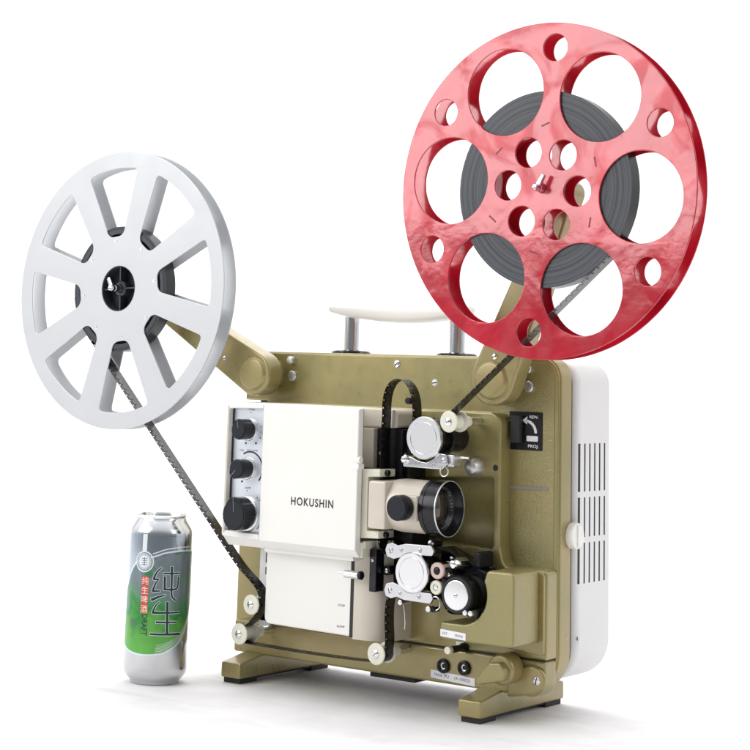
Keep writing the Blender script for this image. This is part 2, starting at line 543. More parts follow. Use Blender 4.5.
# side latch disc on the rim
b = NB(); cyl(b, (0, 24, 171.5), 12.5, 399, 407.5, 1.5, 'x', 40)
box(b, 407, 409, 21, 27, 161, 182, .7)
part('side_latch', b, M_cream)
b = NB(); lathe(b, (0, 36.5, 74), [(1.8, 400.5), (1.8, 401.6), (1.2, 402.2), (0, 402.3)], 'x', 16); part('cover_screw', b, M_stud)

# mechanism plate with window behind the lens
mo = [(62, 59), (398, 59), (398, 140), (354, 142)]
mo = rp([(62, 59), (398, 59), (398, 141), (349, 141), (344, 160), (344, 287), (62, 287)], [0, 2, 5, 8, 10, 13, 6], 7)
hole = rp([(222, 161), (336, 156), (336, 223.5), (222, 217)], 3)
b = NB(); shape(b, [mo, hole], -20, 0.5, 2.2)
part('mechanism_plate', b, M_satin, label='raised olive plate carrying the film path')
b = NB(); shape(b, [rect(64, 57, 396, 62)], -18, 0, 0); part('seam_gasket', b, M_dark)

# base block
b = NB(); shape(b, [rp([(16, 25), (397.5, 24.5), (397.5, 57.6), (16, 57.6)], [3, 22, 2, 2], 7)], -20.6, 0.4, 2.0)
part('base_block', b, M_olive, label='smooth olive lower block under the seam')
b = NB(); box(b, 190, 245, -14, 40, 19.5, 26, 1); part('underside_bumper', b, M_rubber)
b = NB(); box(b, 20, 352, 4, 90, 27.5, 34, 1); part('bottom_plate', b, M_blackm)

# feet
def foot(x0, x1):
    b = NB()
    pts = []
    for x in (x0, x1):
        pts += [(x, -60, 5), (x, -60, 20.5), (x, -22, 27), (x, 60, 27), (x, 100, 22), (x, 100, 5)]
    hull(b, pts, 2.2)
    f = part('foot', b, M_olive)
    for ya_, yb_ in ((-57, -28), (66, 97)):
        b = NB(); box(b, x0+2, x1-2, ya_, yb_, 0, 5.4, .8); part('rubber_pad', b, M_rubber, f)
    b = NB(); box(b, x0+3, x1-3, -28.5, 66.5, 3.4, 5.2, 0); part('foot_shade_strip', b, M_rubber, f)  # thin dark strip drawing the shadow line under the foot
foot(32, 58)
foot(325, 350.5)
# bracket with screw at the right foot
b = NB(); shape(b, [rp([(358, 22), (386, 27), (400, 35), (399, 50), (384, 54), (372, 50), (358, 48)], [2, 10, 10, 10, 10, 4, 3], 6)], -25, -20, 2.2)
fb = part('foot_bracket', b, M_olive)
screw(390.5, -25, 40.5, 4.0, M_steel, 80, 1.4)
# tilt lock lever: round boss running into a wedge grip
b = NB()
cyl(b, (361, 0, 49), 14.2, -21, -43, 3, 'y', 48)
hull(b, [(337, -50, 37), (353, -50, 55), (364, -50, 56), (371, -50, 50), (368, -50, 40), (341, -50, 33.5), (349, -24, 41), (352, -24, 57), (366, -24, 60), (372, -24, 44), (352, -24, 38)], 2.0)
part('tilt_lever', b, M_olive)
# jacks
for jx, jz in ((283.5, 41.2), (307.5, 42.2)):
    b = NB()
    lathe(b, (jx, -20.6, jz), [(3.6, .4), (3.6, -3.2), (4.6, -3.8), (6.4, -3.4), (6.9, -2.0), (6.9, .4)], n=32)
    j = part('audio_jack', b, M_black)
    b = NB(); lathe(b, (jx, -20.6, jz), [(2.1, 2), (2.1, -.9), (2.6, -1.2), (3.5, -1.2), (3.6, .2)], n=28)
    part('contact_ring', b, M_steel, j)
    b = NB(); cyl(b, (jx, -20.6, jz), 2.2, -.25, .3, .05); part('socket_hole', b, M_dark, j)
# stickers
b = NB(); shape(b, [[(268.3, 28.8), (319.5, 26.2), (319.5, 33.6), (268.3, 36.2)]], -21.0, -20.4, 0)
s = part('label_sticker', b, M_paper, label='long white sticker under the two jacks')
for a_ in (('MAIL PU', 281, 31.9, 17), ('(4-100Ω)', 305, 30.7, 18)):
    b = NB(); text_on_front(b, a_[0], a_[1], a_[2], -21.15, 4.0, width=a_[3], rot=-3); part('lettering', b, M_blueink, s, smooth=False)
b = NB(); box(b, 297, 306, -20.9, -20.2, 58.4, 66, 0); part('label_sticker', b, M_paper, label='small white sticker behind the toggle rod')
# toggle rod
b = NB(); lathe(b, (307.5, -20, 61.5), [(4.2, 0), (4.2, -6), (3.1, -8), (3.4, -27), (0, -27)], n=24)
rod = part('toggle_rod', b, M_black)
b = NB(); cyl(b, (307.5, -20, 61.5), 3.6, -27, -33, .6); part('rod_tip', b, M_nylon, rod)

# sound drum cover (textured box with round bite)
sc_o = [(310, 74), (391, 74), (391, 141), (361.5, 141)]
arc = circ(333, 118, 28, 16, 28, -90)
sc_o = sc_o + arc + [(324, 90), (310, 90)]
sc_o = [(310, 78), (311.2, 75.2), (314, 74), (387, 74), (390, 75.2), (391.4, 78.5), (391.4, 136.5), (390, 140), (386.5, 141.4), (364, 141.4), (361, 140)] + arc + [(324, 90), (312, 90), (310, 88)]
b = NB(); shape(b, [sc_o], -70, -23, 2.2, segs=4)
part('sound_head_cover', b, M_ham, label='textured olive cover bitten round the flywheel')
b = NB(); shape(b, [rp([(335, 68), (396.5, 63), (396.5, 139.5), (352, 139.5)], [4, 3, 5, 5])], -23.6, -19.5, .8)
part('cover_base', b, M_olive)
b = NB(); shape(b, [[(310.6, 83.4), (339, 82.0), (339, 75.6), (310.6, 76.8)]], -70.5, -69.9, 0)
s = part('label_sticker', b, M_paper, label='white sticker on the sound head cover')
for a_ in (('EXT', 316, 79.8), ('MONI', 331.5, 79)):
    b = NB(); text_on_front(b, a_[0], a_[1], a_[2], -70.65, 3.4, rot=-3); part('lettering', b, M_blueink, s, smooth=False)

# switch plate REW. / PROJ.
b = NB(); shape(b, [rect(342.5, 251.3, 380.3, 288.3, 1)], -1.6, .2, .4)
sw = part('switch_plate', b, M_black, label='black plate with rewind and project switch')
b = NB(); text_on_front(b, 'REW.', 371, 283.6, -1.75, 4.0, width=10, bold=.08); text_on_front(b, 'PROJ.', 370.5, 255, -1.75, 4.0, width=12, bold=.08)
ar = circ(361.5, 268, 13, 14, 84, 0)+circ(361.5, 268, 10.2, 14, 0, 84)
shape(b, [ar], -1.9, -1.5, 0)
shape(b, [[(357.8, 280), (363, 276.2), (363.4, 284)]], -1.9, -1.5, 0)
shape(b, [rect(363, 260, 375.8, 265.4, .8)], -2.4, -1.5, .3)
part('switch_marking', b, M_wtext, sw, smooth=False)
b = NB(); box(b, 347.5, 358.5, -9, -1.5, 258, 285, 1.4); part('switch_rocker', b, M_dark, sw)
b = NB(); box(b, 343, 347, -2.6, -1.4, 279.2, 280, 0); part('pointer_mark', b, M_wtext, sw)
# long inlay groove
b = NB(); shape(b, [rect(341.5, 213.4, 387.5, 216.9, .8)], -1.3, .2, .3); part('inlay_strip', b, M_groove)

# screws and studs of the body
def stud(x, z, r, h, m=M_stud):
    b = NB(); lathe(b, (x, 0, z), [(r, .2), (r, -h+1), (r*.8, -h), (0, -h-.5)], n=24); return part('stud', b, m)
stud(66, 331.5, 4.2, 7); stud(67.5, 315, 5.6, 4)
stud(364.8, 330, 4.2, 6); stud(364.8, 313, 5.6, 4)
screw(204, 0, 331, 4.0, M_chrome, 50); screw(252, 0, 313.2, 3.6, M_paper, 10, 1.0)
screw(318.5, -20, 278.6, 3.6, M_brown, 20)
b = NB(); lathe(b, (317.5, -20, 233), [(9, .3), (9.3, -3), (8.6, -9), (6.5, -13.5), (3, -15.3), (0, -15.5)], n=36)
part('round_stud', b, M_stud)
b = NB(); cyl(b, (338.6, -20, 233.4), 3, -.15, .4, .05); part('screw_hole', b, M_dark)
b = NB(); cyl(b, (224.5, -1, 294), 3.4, -8, 1, .6); part('plunger', b, M_black)
part('plunger', (lambda q: (cyl(q, (40, 0, 345), 0.1, 0, .2, .02), q)[1])(NB()), M_steel) if False else None

# carry handle
hy = 66
for hx, hz in ((96.5, 381), (236, 380)):
    b = NB(); cyl(b, (hx, hy, 0), 8.6, 333, hz, .6, 'z', 32)
    part('handle_post', b, M_chrome)
    b = NB(); lathe(b, (hx, hy, 0), [(8.7, 345), (20, 344), (22, 342.3), (22, 338), (8.7, 338)], 'z', 40)
    part('post_collar', b, M_blackm)
b = NB(); rows_ = []
bot_ = [(74, 386.5), (77, 385), (92, 381.5), (115, 378.8), (140, 376.2), (162, 375), (185, 375), (208, 376.8), (228, 379.6), (241, 382), (247, 384.5), (250, 386.5)]
for k, (x, zb) in enumerate(bot_):
    zt = 394.5 if 0 < k < 11 else 393.5
    hw = 17 if 0 < k < 11 else 15
    ring = []
    for q_ in range(32):
        a = 2*PI*q_/32; c_, s__ = math.cos(a), math.sin(a)
        ring.append(b.verts.new((x, hy-1+hw*math.copysign(abs(c_)**.6, c_), (zb+zt)/2+(zt-zb)/2*math.copysign(abs(s__)**.7, s__))))
    rows_.append(ring)
for r0, r1 in zip(rows_, rows_[1:]):
    for q_ in range(32): b.faces.new((r0[q_], r0[(q_+1) % 32], r1[(q_+1) % 32], r1[q_]))
b.faces.new(rows_[0]); b.faces.new(rows_[-1][::-1]); bmesh.ops.recalc_face_normals(b, faces=b.faces[:])
bmesh.ops.bevel(b, geom=[e for e in b.edges if len(e.link_faces) == 2 and e.calc_face_angle(0) > R(50)], offset=2, segments=3, affect='EDGES')
part('handle_grip', b, M_cream)

# reel arms
def arm(px, pz, r0, hx, hz, r1, y0, y1):
    d = Vector((hx-px, hz-pz)); L = d.length; a = math.degrees(math.atan2(d.y, d.x))
    k = math.degrees(math.acos((r0-r1)/L))
    o = circ(hx, hz, r1, 14, a+k-2*k, a+k)
    o = circ(hx, hz, r1, 16, a-k, a+k)+circ(px, pz, r0, 28, a+k, a+360-k)
    b = NB(); shape(b, [o], y0, y1, 2.6)
    A = part('reel_arm', b, M_olive)
    b = NB(); lathe(b, (px, 0, pz), [(r0*.78, y0+.3), (r0*.76, y0-.8), (r0*.70, y0-2.4), (r0*.62, y0-3.0), (0, y0-3.2)], n=56)
    part('pivot_cap', b, M_olive, A)
    b = NB(); cyl(b, (px, 0, pz), r0*.72, y1-.2, .2, .1); part('pivot_boss', b, M_olive, A)
    b = NB(); cyl(b, (hx, 0, hz), 5, y0+.5, -53, .4); cyl(b, (hx, 0, hz), 9, y0+.5, y0-6, 1); part('spindle_hub', b, M_steel, A)
    return A, d.normalized()
LH = (-128, 405); RH = (421, 501)
A1, d1 = arm(41, 316, 23, LH[0], LH[1], 13, -38, -14)
q = (41+d1.x*42-3, 316+d1.y*42-4); screw(q[0], -38, q[1], 2.8, parent=A1)
A2, d2 = arm(343, 318, 24.5, RH[0], RH[1], 13, -38, -14)
screw(347, -38, 341, 3.2, parent=A2)

# lamp cover (HOKUSHIN door) and knob side
b = NB(); box(b, 33, 200, -62, 0, 146, 285.8, 2); box(b, 66, 199.5, -86, -61, 147, 285.2, 1); box(b, 100, 226, -38, 0, 60, 148, 1)
part('lamp_housing', b, M_cream)
b = NB()
prof = [(-95, 150), (-95, 285.5), (-86, 286.5), (-86, 141)]
shape(b, [rp(prof, [1.5, 2.0, .5, 1])], 103.2, 225, 1.2, ax='x')
frame = [(54, 150.5), (103, 150), (103, 155.5), (58.2, 156.5), (58.2, 280), (103, 281.3), (103, 285.5), (54, 284)]
shape(b, [rp(frame, [3, 0, 0, 1, 2, 0, 0, 5])], -95, -66, .9)
hull(b, [(x, y, z) for x in (56, 103) for y, z in ((-94.5, 151), (-66, 151), (-66, 141.5), (-85, 141.5))], 0)
hull(b, [(x, y, z) for x in (102, 214) for y, z in ((-86.5, 151), (-66, 151), (-66, 138), (-82, 138))], 0)
door = part('lamp_cover', b, M_cream, label='cream lamp house door with the maker lettering')
b = NB(); text_on_front(b, 'HOKUSHIN', 170.2, 191.6, -95.25, 11.0, width=53, bold=.16, space=1.18)
part('lettering', b, M_ink, door, smooth=False)
b = NB(); cyl(b, (0, -92, 236), 3.6, 217.5, 227.3, .7, 'x', 24); box(b, 218, 226.8, -95.8, -86, 227, 232.5, .8); part('door_latch', b, M_cream, door)
b = NB(); box(b, 226, 229, -84, -62, 151, 158, .5); part('hinge_tab', b, M_nylon)
b = NB(); box(b, 217, 227.5, -86, -66, 142, 157, 1.5); part('door_hinge', b, M_nylon)
b = NB(); shape(b, [[(57, 154), (103.1, 154), (103.1, 282.5), (57, 282.5)]], -88, -84, 0)
pf = NB(); shape(pf, [[(57.6, 156), (59.4, 156), (59.4, 280), (57.6, 280)]], -89.5, -87.5, 0); part('panel_dark_line', pf, M_dark)  # thin dark line along the inside of the left lip
pf = NB(); hull(pf, [(54.6, -94.9, 152), (54.6, -94.9, 283.5), (58, -95.3, 155), (58, -95.3, 281), (54.2, -90, 152), (54.2, -90, 283.5), (58, -90, 155), (58, -90, 281)]); part('panel_frame_edge', pf, M_beige)
cp = part('control_panel', b, M_panel, label='silver blue panel behind the three knobs')
def knob(x, z, r, hgt, rot, m=M_black, flat=.93):
    b = NB()
    lathe(b, (x, -88, z), [(r*1.16, .2), (r*1.16, -2.4), (r*1.1, -3), (r*.9, -3.2)], n=48)
    kk = part('knob_skirt', b, M_steel, cp)
    b = NB()
    pts = []
    N = 64
    prof = []
    for k in range(N):
        t = 2*PI*k/N
        rr = r*(1+.015*math.cos(24*t))
        # pointer nose
        d = abs((math.degrees(t)-rot+180) % 360-180)
        if d < 38: rr = r*(1+.16*(1-(d/38)**3))
        prof.append((x+rr*math.cos(t), z+rr*math.sin(t)))
    shape(b, [prof], -88-hgt, -90.6, 1.1)
    k_ = part('control_knob', b, m)
    b = NB(); cyl(b, (x, 0, z), r*.84, -88-hgt+.1, -88-hgt-.5, .25); part('knob_cap', b, M_knobface, k_)
    b = NB(); a = R(rot); c, s = math.cos(a), math.sin(a)
    ql = [(x+u*c-v*s, z+u*s+v*c) for u, v in ((r*.2, -.35), (r*1.08, -.35), (r*1.08, .35), (r*.2, .35))]
    shape(b, [ql], -88-hgt-.7, -88-hgt-.4, 0); part('knob_pointer', b, M_greyink, k_)
knob(80, 258.6, 9.7, 18, 100)
knob(79.5, 219.5, 9.6, 18, 228)
knob(79.5, 173.5, 15.4, 19, 95)
# panel markings
for s_, x, z, w in (('TONE', 82, 279.5, 8), ('ON', 71, 237.5, 5), ('VOLUME', 85, 238, 15), ('LAMP', 81, 200, 8)):
    b = NB(); text_on_front(b, s_, x, z, -88.15, 2.9, width=w); part('lettering', b, M_greyink, cp, smooth=False)
b = NB()
for x, z, r in ((81.5, 276.2, .5), (91, 265, .5), (95, 262.5, .6), (95.5, 257, .5), (95, 251, .8), (89.5, 245.5, 1.2), (76, 245, 1.1), (73, 206, 1.2), (80.5, 197.2, .6), (94, 191, .7), (97, 189, .6)):
    shape(b, [circ(x, z, r, 12)], -88.2, -87.9, 0)
shape(b, [circ(82.5, 219.5, 17.8, 30, -42, 122)+circ(82.5, 219.5, 16.2, 30, 122, -42)], -88.25, -87.9, 0)
shape(b, [circ(82.5, 174, 19.2, 24, -48, 30)+circ(82.5, 174, 18.6, 24, 30, -48)], -88.25, -87.9, 0)
part('dial_marks', b, M_ink, cp, smooth=False)

# lower lamp-house panel
b = NB(); shape(b, [rp([(95, 66), (203.4, 64.5), (203.4, 150), (95, 150)], [7, 2, 0, 0])], -70, -39, 1.4)
lp = part('lower_panel', b, M_cream, label='cream lower panel with speed markings')
for a_ in (('STOP', 93, 8.4), ('SLOW', 73, 9.6)):
    b = NB(); text_on_front(b, a_[0], 192.5, a_[1], -70.2, 3.0, width=a_[2]); part('lettering', b, M_ink, lp, smooth=False)
b = NB(); box(b, 203, 206.6, -69.9, -40, 64, 139, 0); part('lever_slot', b, M_dark)  # dark strip filling the gap; the slot's shade is put into its colour
# rounded side panel
pr = [(206.3, -69.5)]+[(212+31*math.sin(R(a)), -38.5-31*math.cos(R(a))) for a in range(0, 91, 6)]+[(243, -20), (206.3, -20)]
b = NB(); shape(b, [pr], 62.5, 158, 0, ax='z')
part('curved_side_panel', b, M_beige, label='beige side panel with a rounded edge')
# speed lever
b = NB(); cyl(b, (0, -78, 124.7), 4.0, 201, 219, 1.0, 'x', 24); cyl(b, (0, -78, 125.5), 1.1, 193, 202, .3, 'x', 12)
sl = part('speed_lever', b, M_chrome)
b = NB(); cyl(b, (0, -78, 124.7), 4.2, 219, 222.5, .8, 'x', 24); part('lever_end', b, M_black, sl)
# patterned strip left of the lower panel
b = NB(); shape(b, [rect(60, 62, 101, 150)], -38, -.5, 0); part('side_wall', b, M_olive) if False else b.free()
b = NB(); shape(b, [[(58, 62), (86, 62), (86, 148), (58, 148)]], -34, -20.3, .4); part('type_plate', b, M_paper, label='narrow printed strip beside the lower panel')
b = NB()
for z0, z1 in ((121, 131), (109, 116.5), (132.5, 148)): shape(b, [[(66, z0), (86.2, z0), (86.2, z1), (66, z1)]], -34.3, -33.8, 0)
part('printed_blocks', b, M_blueink if False else M_dark)

# film gate column
b = NB(); shape(b, [rp([(201, 266.3), (246, 267.5), (246, 286), (201, 286)], [1, 3, 6, 1])], -58, -18, 1.6)
part('gate_head', b, M_beige)
b = NB(); box(b, 204, 222, -64, -30, 227, 266.5, 1.5); part('gate_post', b, M_beige)
b = NB(); box(b, 222, 232, -58, -20, 219, 266, .6); box(b, 244, 256, -48, -20, 219, 266, .6)
part('gate_guide', b, M_blackm)
b = NB(); box(b, 228, 250, -54, -20, 214, 266.4, .6); box(b, 222, 262, -50, -19.4, 150, 216, .6)
part('film_gate', b, M_black)
screw(226.5, -58, 242, 1.8); screw(250, -48, 242, 1.6)
# lens holder bracket
b = NB()
shape(b, [rp([(223, 161), (245.5, 162), (245.5, 169), (231, 168.6), (231, 220), (245.3, 220.8), (245.3, 228), (223, 227.3)], .8, 2)], -85, -58, 1.0)
part('lens_bracket', b, M_nylon, label='cream bracket hinging the lens mount')
for hz_ in (224.3, 165.4):
    b = NB(); cyl(b, (0, -74, hz_), 3.0, 245, 249, .6, 'x', 20); part('hinge_pin', b, M_blackm)

# lens
LZ = 194.5; LY = -67
b = NB()
box(b, 237, 258, -93, -42, LZ-22.8, LZ+22.8, 2.5)
lathe(b, (0, LY, LZ), [(0, 248), (22.6, 248), (24.4, 256), (25.4, 264), (25.6, 270), (25.2, 300), (0, 300)], 'x', 64)
box(b, 274, 296, -94.6, -70, LZ-12.5, LZ+12, 2.0)
lens = part('lens_mount', b, M_beige, label='beige lens barrel pointing right')
b = NB(); cyl(b, (281, 0, LZ), 12.0, -94, -107, 1.2, 'y', 48)
fk = part('focus_knob', b, M_black)
b = NB(); cyl(b, (281, 0, LZ), 11.0, -106.9, -107.9, .5); part('knob_cap', b, M_knobface, fk)
b = NB()
lathe(b, (0, LY, LZ), [(22, 296), (25.9, 296), (26.6, 297), (26.6, 301), (25.9, 301.4), (25.9, 302.6), (26.6, 303), (26.6, 315.4), (26.2, 316), (25.4, 315.7), (24.6, 313), (22, 307), (21, 306.5), (17.4, 303.5), (16.8, 296), (22, 296)], 'x', 80)
lr = part('lens_ring', b, M_blackm, label='black front ring of the lens')
b = NB(); lathe(b, (0, LY, LZ), [(26.7, 315.2), (26.7, 316.0), (26.3, 316.5), (25.9, 316.4), (25.9, 315.6)], 'x', 80, close=True); part('ring_lip', b, M_stud, lr)
b = NB(); lathe(b, (0, LY, LZ), [(17.4, 303), (16, 305.5), (12.5, 307.6), (7, 309), (0, 309.5)], 'x', 64); part('front_glass', b, M_glass, lr)
b = NB()
ch = 'PROJECTION LENS  F 50mm  1:1.4 '
for i, c_ in enumerate(ch):
    if c_ == ' ': continue
    a = R(118-i*9.0)
    vf = text2d(c_, 2.5)
    rr = 19.4; ca, sa = math.cos(a), math.sin(a)
    # letter up points outward from the axis; seen from +x the y axis runs right
    def f3(u, v, ca=ca, sa=sa):
        rad = rr+v; return (305.9+v*.8, LY+rad*ca+u*sa, LZ+rad*sa-u*ca)
    put2d(b, vf, f3)
part('lens_lettering', b, mat('grey_engraving', (.30, .30, .31), .5), lr, smooth=False)

# rollers with flanges, mounted on spindles, film runs at y -75..-59
def roller(x, z, rf=10.5, rc=6.5, y_end=-20, fl2=True):
    b = NB()
    pr = [(0, -77.6), (rf*.55, -77.6), (rf-.8, -77.4), (rf, -76.6), (rf-.3, -75.4), (rc, -75), (rc, -59), (rf-.3, -58.6), (rf, -57), (rf-.5, -55.4), (rc*.8, -55), (rc*.8, -42), (0, -42)]
    lathe(b, (x, 0, z), pr, 'y', 40)
    r_ = part('guide_roller', b, M_nylon)
    b = NB(); lathe(b, (x, 0, z), [(rf*.36, -77.5), (rf*.36, -78.4), (rf*.2, -79), (0, -79.1)], 'y', 24); screw_bm(b, x, -78.6, z, rf*.24, .9, 40)
    part('axle_screw', b, [M_chrome, M_dark], r_)
    b = NB(); cyl(b, (x, 0, z), rf*.42, -43, y_end, .3); part('axle', b, M_steel, r_)
roller(319.5, 277.2, 10.2); roller(82.5, 83.3, 10.0, 6.2); roller(68.4, 53, 10.5, 7.5, y_end=-10); roller(240.8, 53, 10.3, 7.0)
b = NB(); hull(b, [(x, y, z) for y in (-34, -31) for x, z in ((60, 70), (74, 58), (62, 46), (92, 82))], .5)
part('roller_bracket', b, M_steel)

# upper sprocket
def sprocket(x, z, r, y1=-20):
    b = NB(); lathe(b, (x, 0, z), [(0, -80.2), (r*.72, -80.2), (r*.74, -79.8), (r*.76, -80.2), (r-.9, -80.2), (r, -79.4), (r, -76.6), (r-.5, -76), (0, -76)], 'y', 72)
    s_ = part('sprocket', b, M_alu, label=None)
    b = NB(); lathe(b, (x, 0, z), [(0, -76), (r*.80, -76), (r*.80, -57), (r*.95, -56.5), (r*.95, -52), (r*.7, -51), (r*.7, y1), (0, y1)], 'y', 56)
    part('sprocket_drum', b, M_blackm, s_)
    b = NB()
    for k in range(12):
        a = 2*PI*k/12
        px, pz = x+r*.8*math.cos(a), z+r*.8*math.sin(a)
        hull(b, [(px+dx, -73.6+dy, pz+dz) for dx in (-.9, .9) for dy in (-.7, .7) for dz in (-.9, .9)]+[(x+(r*.8+1.8)*math.cos(a), -73.6, z+(r*.8+1.8)*math.sin(a))])
    part('sprocket_teeth', b, M_steel, s_)
sprocket(292.5, 260.5, 20.5); sprocket(282, 132.8, 19.2)
# upper sprocket shoe
b = NB(); shape(b, [rp([(266, 232), (312, 231.5), (318, 237), (316, 246), (307, 247), (302, 241), (294, 237), (284, 238), (276, 241.5), (268, 242)], 1.6, 4)], -76, -72.5, .5)
us = part('sprocket_shoe', b, M_chrome)
b = NB(); lathe(b, (268.8, 0, 239), [(0, -80), (2.6, -79.6), (4.4, -77.5), (4.6, -75), (4.2, -72), (3.4, -58), (3.4, -54), (0, -54)], n=24); part('shoe_pin', b, M_chrome, us)
b = NB(); shape(b, [rect(309, 234, 323, 246, 2)], -72, -56, 1.2); part('shoe_block', b, M_steel, us)
b = NB(); cyl(b, (0, -62, 243), 1.4, 322, 334, .4, 'x', 14); part('shoe_rod', b, M_steel, us)
b = NB(); tube(b, [(312+4.6*math.cos(2*PI*k/24), -72, 229.5+4.6*math.sin(2*PI*k/24)) for k in range(24)], .6, 8, closed=True); part('spring_loop', b, M_steel, us)
screw(314, -76, 240.5, 2.4, M_steel, 15); screw(302, -76, 235, 1.6, M_steel, 70)

# lower sprocket shoes
def shoe(z0, sgn):
    b = NB()
    pts = [(248.5, 0), (253, 5), (258.5, 4.6), (268, .8), (300, 1.0), (305, -1.5), (305, -7.5), (274, -8.2), (266, -7), (254, -5.4), (249, -3)]
    pts = [(x, z0+sgn*(-v)) for x, v in pts]
    pts = [(x, z0+sgn*(v)) for x, v in [(248, -1), (250, 4.6), (256, 6.4), (263, 4.2), (272, 6.5), (302, 7.0), (305, 2), (303, -2.5), (293, -3.0), (286, -3.5), (277, -3.2), (267, -6.5), (258, -9), (250, -7)]]
    shape(b, [rp(pts, 1.6, 4)], -76.5, -73, .5)
    s_ = part('sprocket_shoe', b, M_shoe)
    for x, dz, r in ((254.5, -1, 3.0), (267, .4, 1.7), (289, 1.6, 2.2)):
        b = NB(); screw_bm(b, x, -76.5, z0+sgn*dz, r, 1.2, 30+x); part('shoe_screw', b, [M_steel, M_dark], s_)
    b = NB(); box(b, 270, 304, -73.2, -58, z0+sgn*1-2.4, z0+sgn*1+2.4, .8); part('shoe_arm', b, M_blackm, s_)
shoe(152.5, 1); shoe(112.8, -1)
# black casting carrying the lower film path
b = NB()
shape(b, [rp([(226, 113), (232, 103), (252, 108), (262, 116), (262, 150), (250, 160), (226, 160)], 3, 4)], -50, -19.6, 1.2)
part('gate_casting', b, M_blackm)
b = NB(); hull(b, [(x, y, z) for y in (-46, -20) for x, z in ((292, 156), (304, 152), (350, 135), (352, 112), (330, 98), (300, 110))], 1)
part('path_casting', b, M_blackm)
b = NB(); cyl(b, (294.5, 0, 160.5), 4.2, -66, -50, .8); part('pivot_screw', b, M_blackm)
screw(294.5, -66, 160.5, 3.2, M_steel, 50)
b = NB(); box(b, 334, 341, -50, -24, 140, 155, 2); part('stop_tab', b, M_black)
b = NB(); cyl(b, (240, 0, 130), 4.5, -62, -50, .6); part('pivot_screw', b, M_blackm)
screw(240, -62, 130, 2.8, M_steel, 20)
screw(242, -55, 157.5, 1.8, M_steel, 20)
b = NB(); shape(b, [rp([(228, 110), (236, 110), (236, 150), (228, 150)], 1)], -74, -60, .6); part('gate_runner', b, M_blackm)
screw(232, -74, 140, 1.8, M_steel)
# small rollers
def small(x, z, r, y0, m, inner):
    b = NB(); lathe(b, (x, 0, z), [(r*.5, y0+1), (r*.5, y0), (r-.6, y0), (r, y0+.7), (r, y0+3), (r*.8, y0+3.4), (r*.8, y0+18), (r, y0+18.5), (r, y0+21), (r*.5, y0+21)], 'y', 36)
    s_ = part('small_roller', b, m)
    b = NB(); lathe(b, (x, 0, z), [(r*.5, y0+.6), (r*.3, y0-.4), (0, y0-.5)], 'y', 24); part('roller_hub', b, inner, s_)
small(309.3, 137, 7.7, -77, mat('pinkish_plastic', (.62, .46, .42), .4), M_black)
small(307.6, 121.3, 6.6, -76, M_nylon, M_steel)
b = NB(); lathe(b, (323, 0, 143.5), [(0, -72), (3.5, -71), (5.6, -68), (6.2, -64), (6, -50), (0, -50)], n=28); part('round_stud', b, M_chrome)
screw(315, -60, 148, 2, M_steel); screw(319, -70, 134, 2.2, M_steel); screw(314, -68, 129, 1.8, M_blackm)
# flywheel
b = NB(); lathe(b, (331.5, 0, 116.5), [(0, -77.3), (12.6, -77.3), (13.6, -76.8), (13.6, -75)], 'y', 56)
fw = part('flywheel_disc', b, M_alu, label='silver face of the sound drum')
b = NB(); lathe(b, (331.5, 0, 116.5), [(13.7, -75.4), (13.9, -76.6), (15.2, -77), (16.6, -76.2), (17.2, -74), (17.2, -60), (16.2, -58.5), (16.2, -46), (19.5, -45), (19.5, -30), (17, -29), (17, -22), (0, -22)], 'y', 64)
part('flywheel_drum', b, M_rubber, fw)
b = NB(); screw_bm(b, 331.5, -77.3, 116.5, 2.2, 1, 10); part('flywheel_screw', b, [M_steel, M_dark], fw)
b = NB(); tube(b, [(306.5+5.6*math.cos(R(a)), -74, 106.5+6.2*math.sin(R(a))) for a in range(-150, 130, 14)], .7, 8); part('spring_loop', b, M_steel)
b = NB(); lathe(b, (301, 0, 101), [(0, -79), (2.6, -78.4), (2.8, -70), (0, -70)], n=20); part('spring_post', b, M_steel)
b = NB(); cyl(b, (304.5, 0, 100.5), 2.4, -76, -66, .5); part('spring_post', b, M_black)
for x in (341.5, 347.5):
    b = NB(); lathe(b, (x, 0, 101.5), [(0, -77), (2.4, -76.6), (2.9, -75), (2.7, -60), (0, -60)], n=20); part('guide_screw', b, M_steel)
b = NB(); hull(b, [(x, y, z) for y in (-68, -62) for x, z in ((338, 104), (352, 104), (350, 96), (339, 97))], .6); part('guide_block', b, M_black)
b = NB(); cyl(b, (266.5, 0, 103.5), 2.6, -76, -60, .6); part('adjusting_screw', b, M_steel)
b = NB(); tube(b, [(267, -70, 101), (268, -69, 92), (268, -68, 84), (267.5, -68, 78)], .5, 8); part('adjusting_wire', b, M_steel)

# ------------------------------------------------------------------ reels
def spindle(h, parent, rot):
    b = NB(); lathe(b, (h[0], 0, h[1]), [(0, -92), (2.6, -91.4), (3.6, -89), (3.8, -86), (3.4, -84.5), (4.2, -83), (4.2, -50), (0, -50)], 'y', 28)
    s_ = part('spindle', b, M_chrome, P)
    a = R(rot); c, s = math.cos(a), math.sin(a)
    b = NB(); hull(b, [(h[0]+u*c-v*s, y, h[1]+u*s+v*c) for (u, v, y) in ((-3, -3, -84), (-3, 3, -84), (-3, -3, -89), (-3, 3, -89), (14, -2.4, -84.5), (14, 2.4, -84.5), (14, -2, -87), (14, 2, -87))], 1.0)
    part('spindle_latch', b, M_chrome, s_)

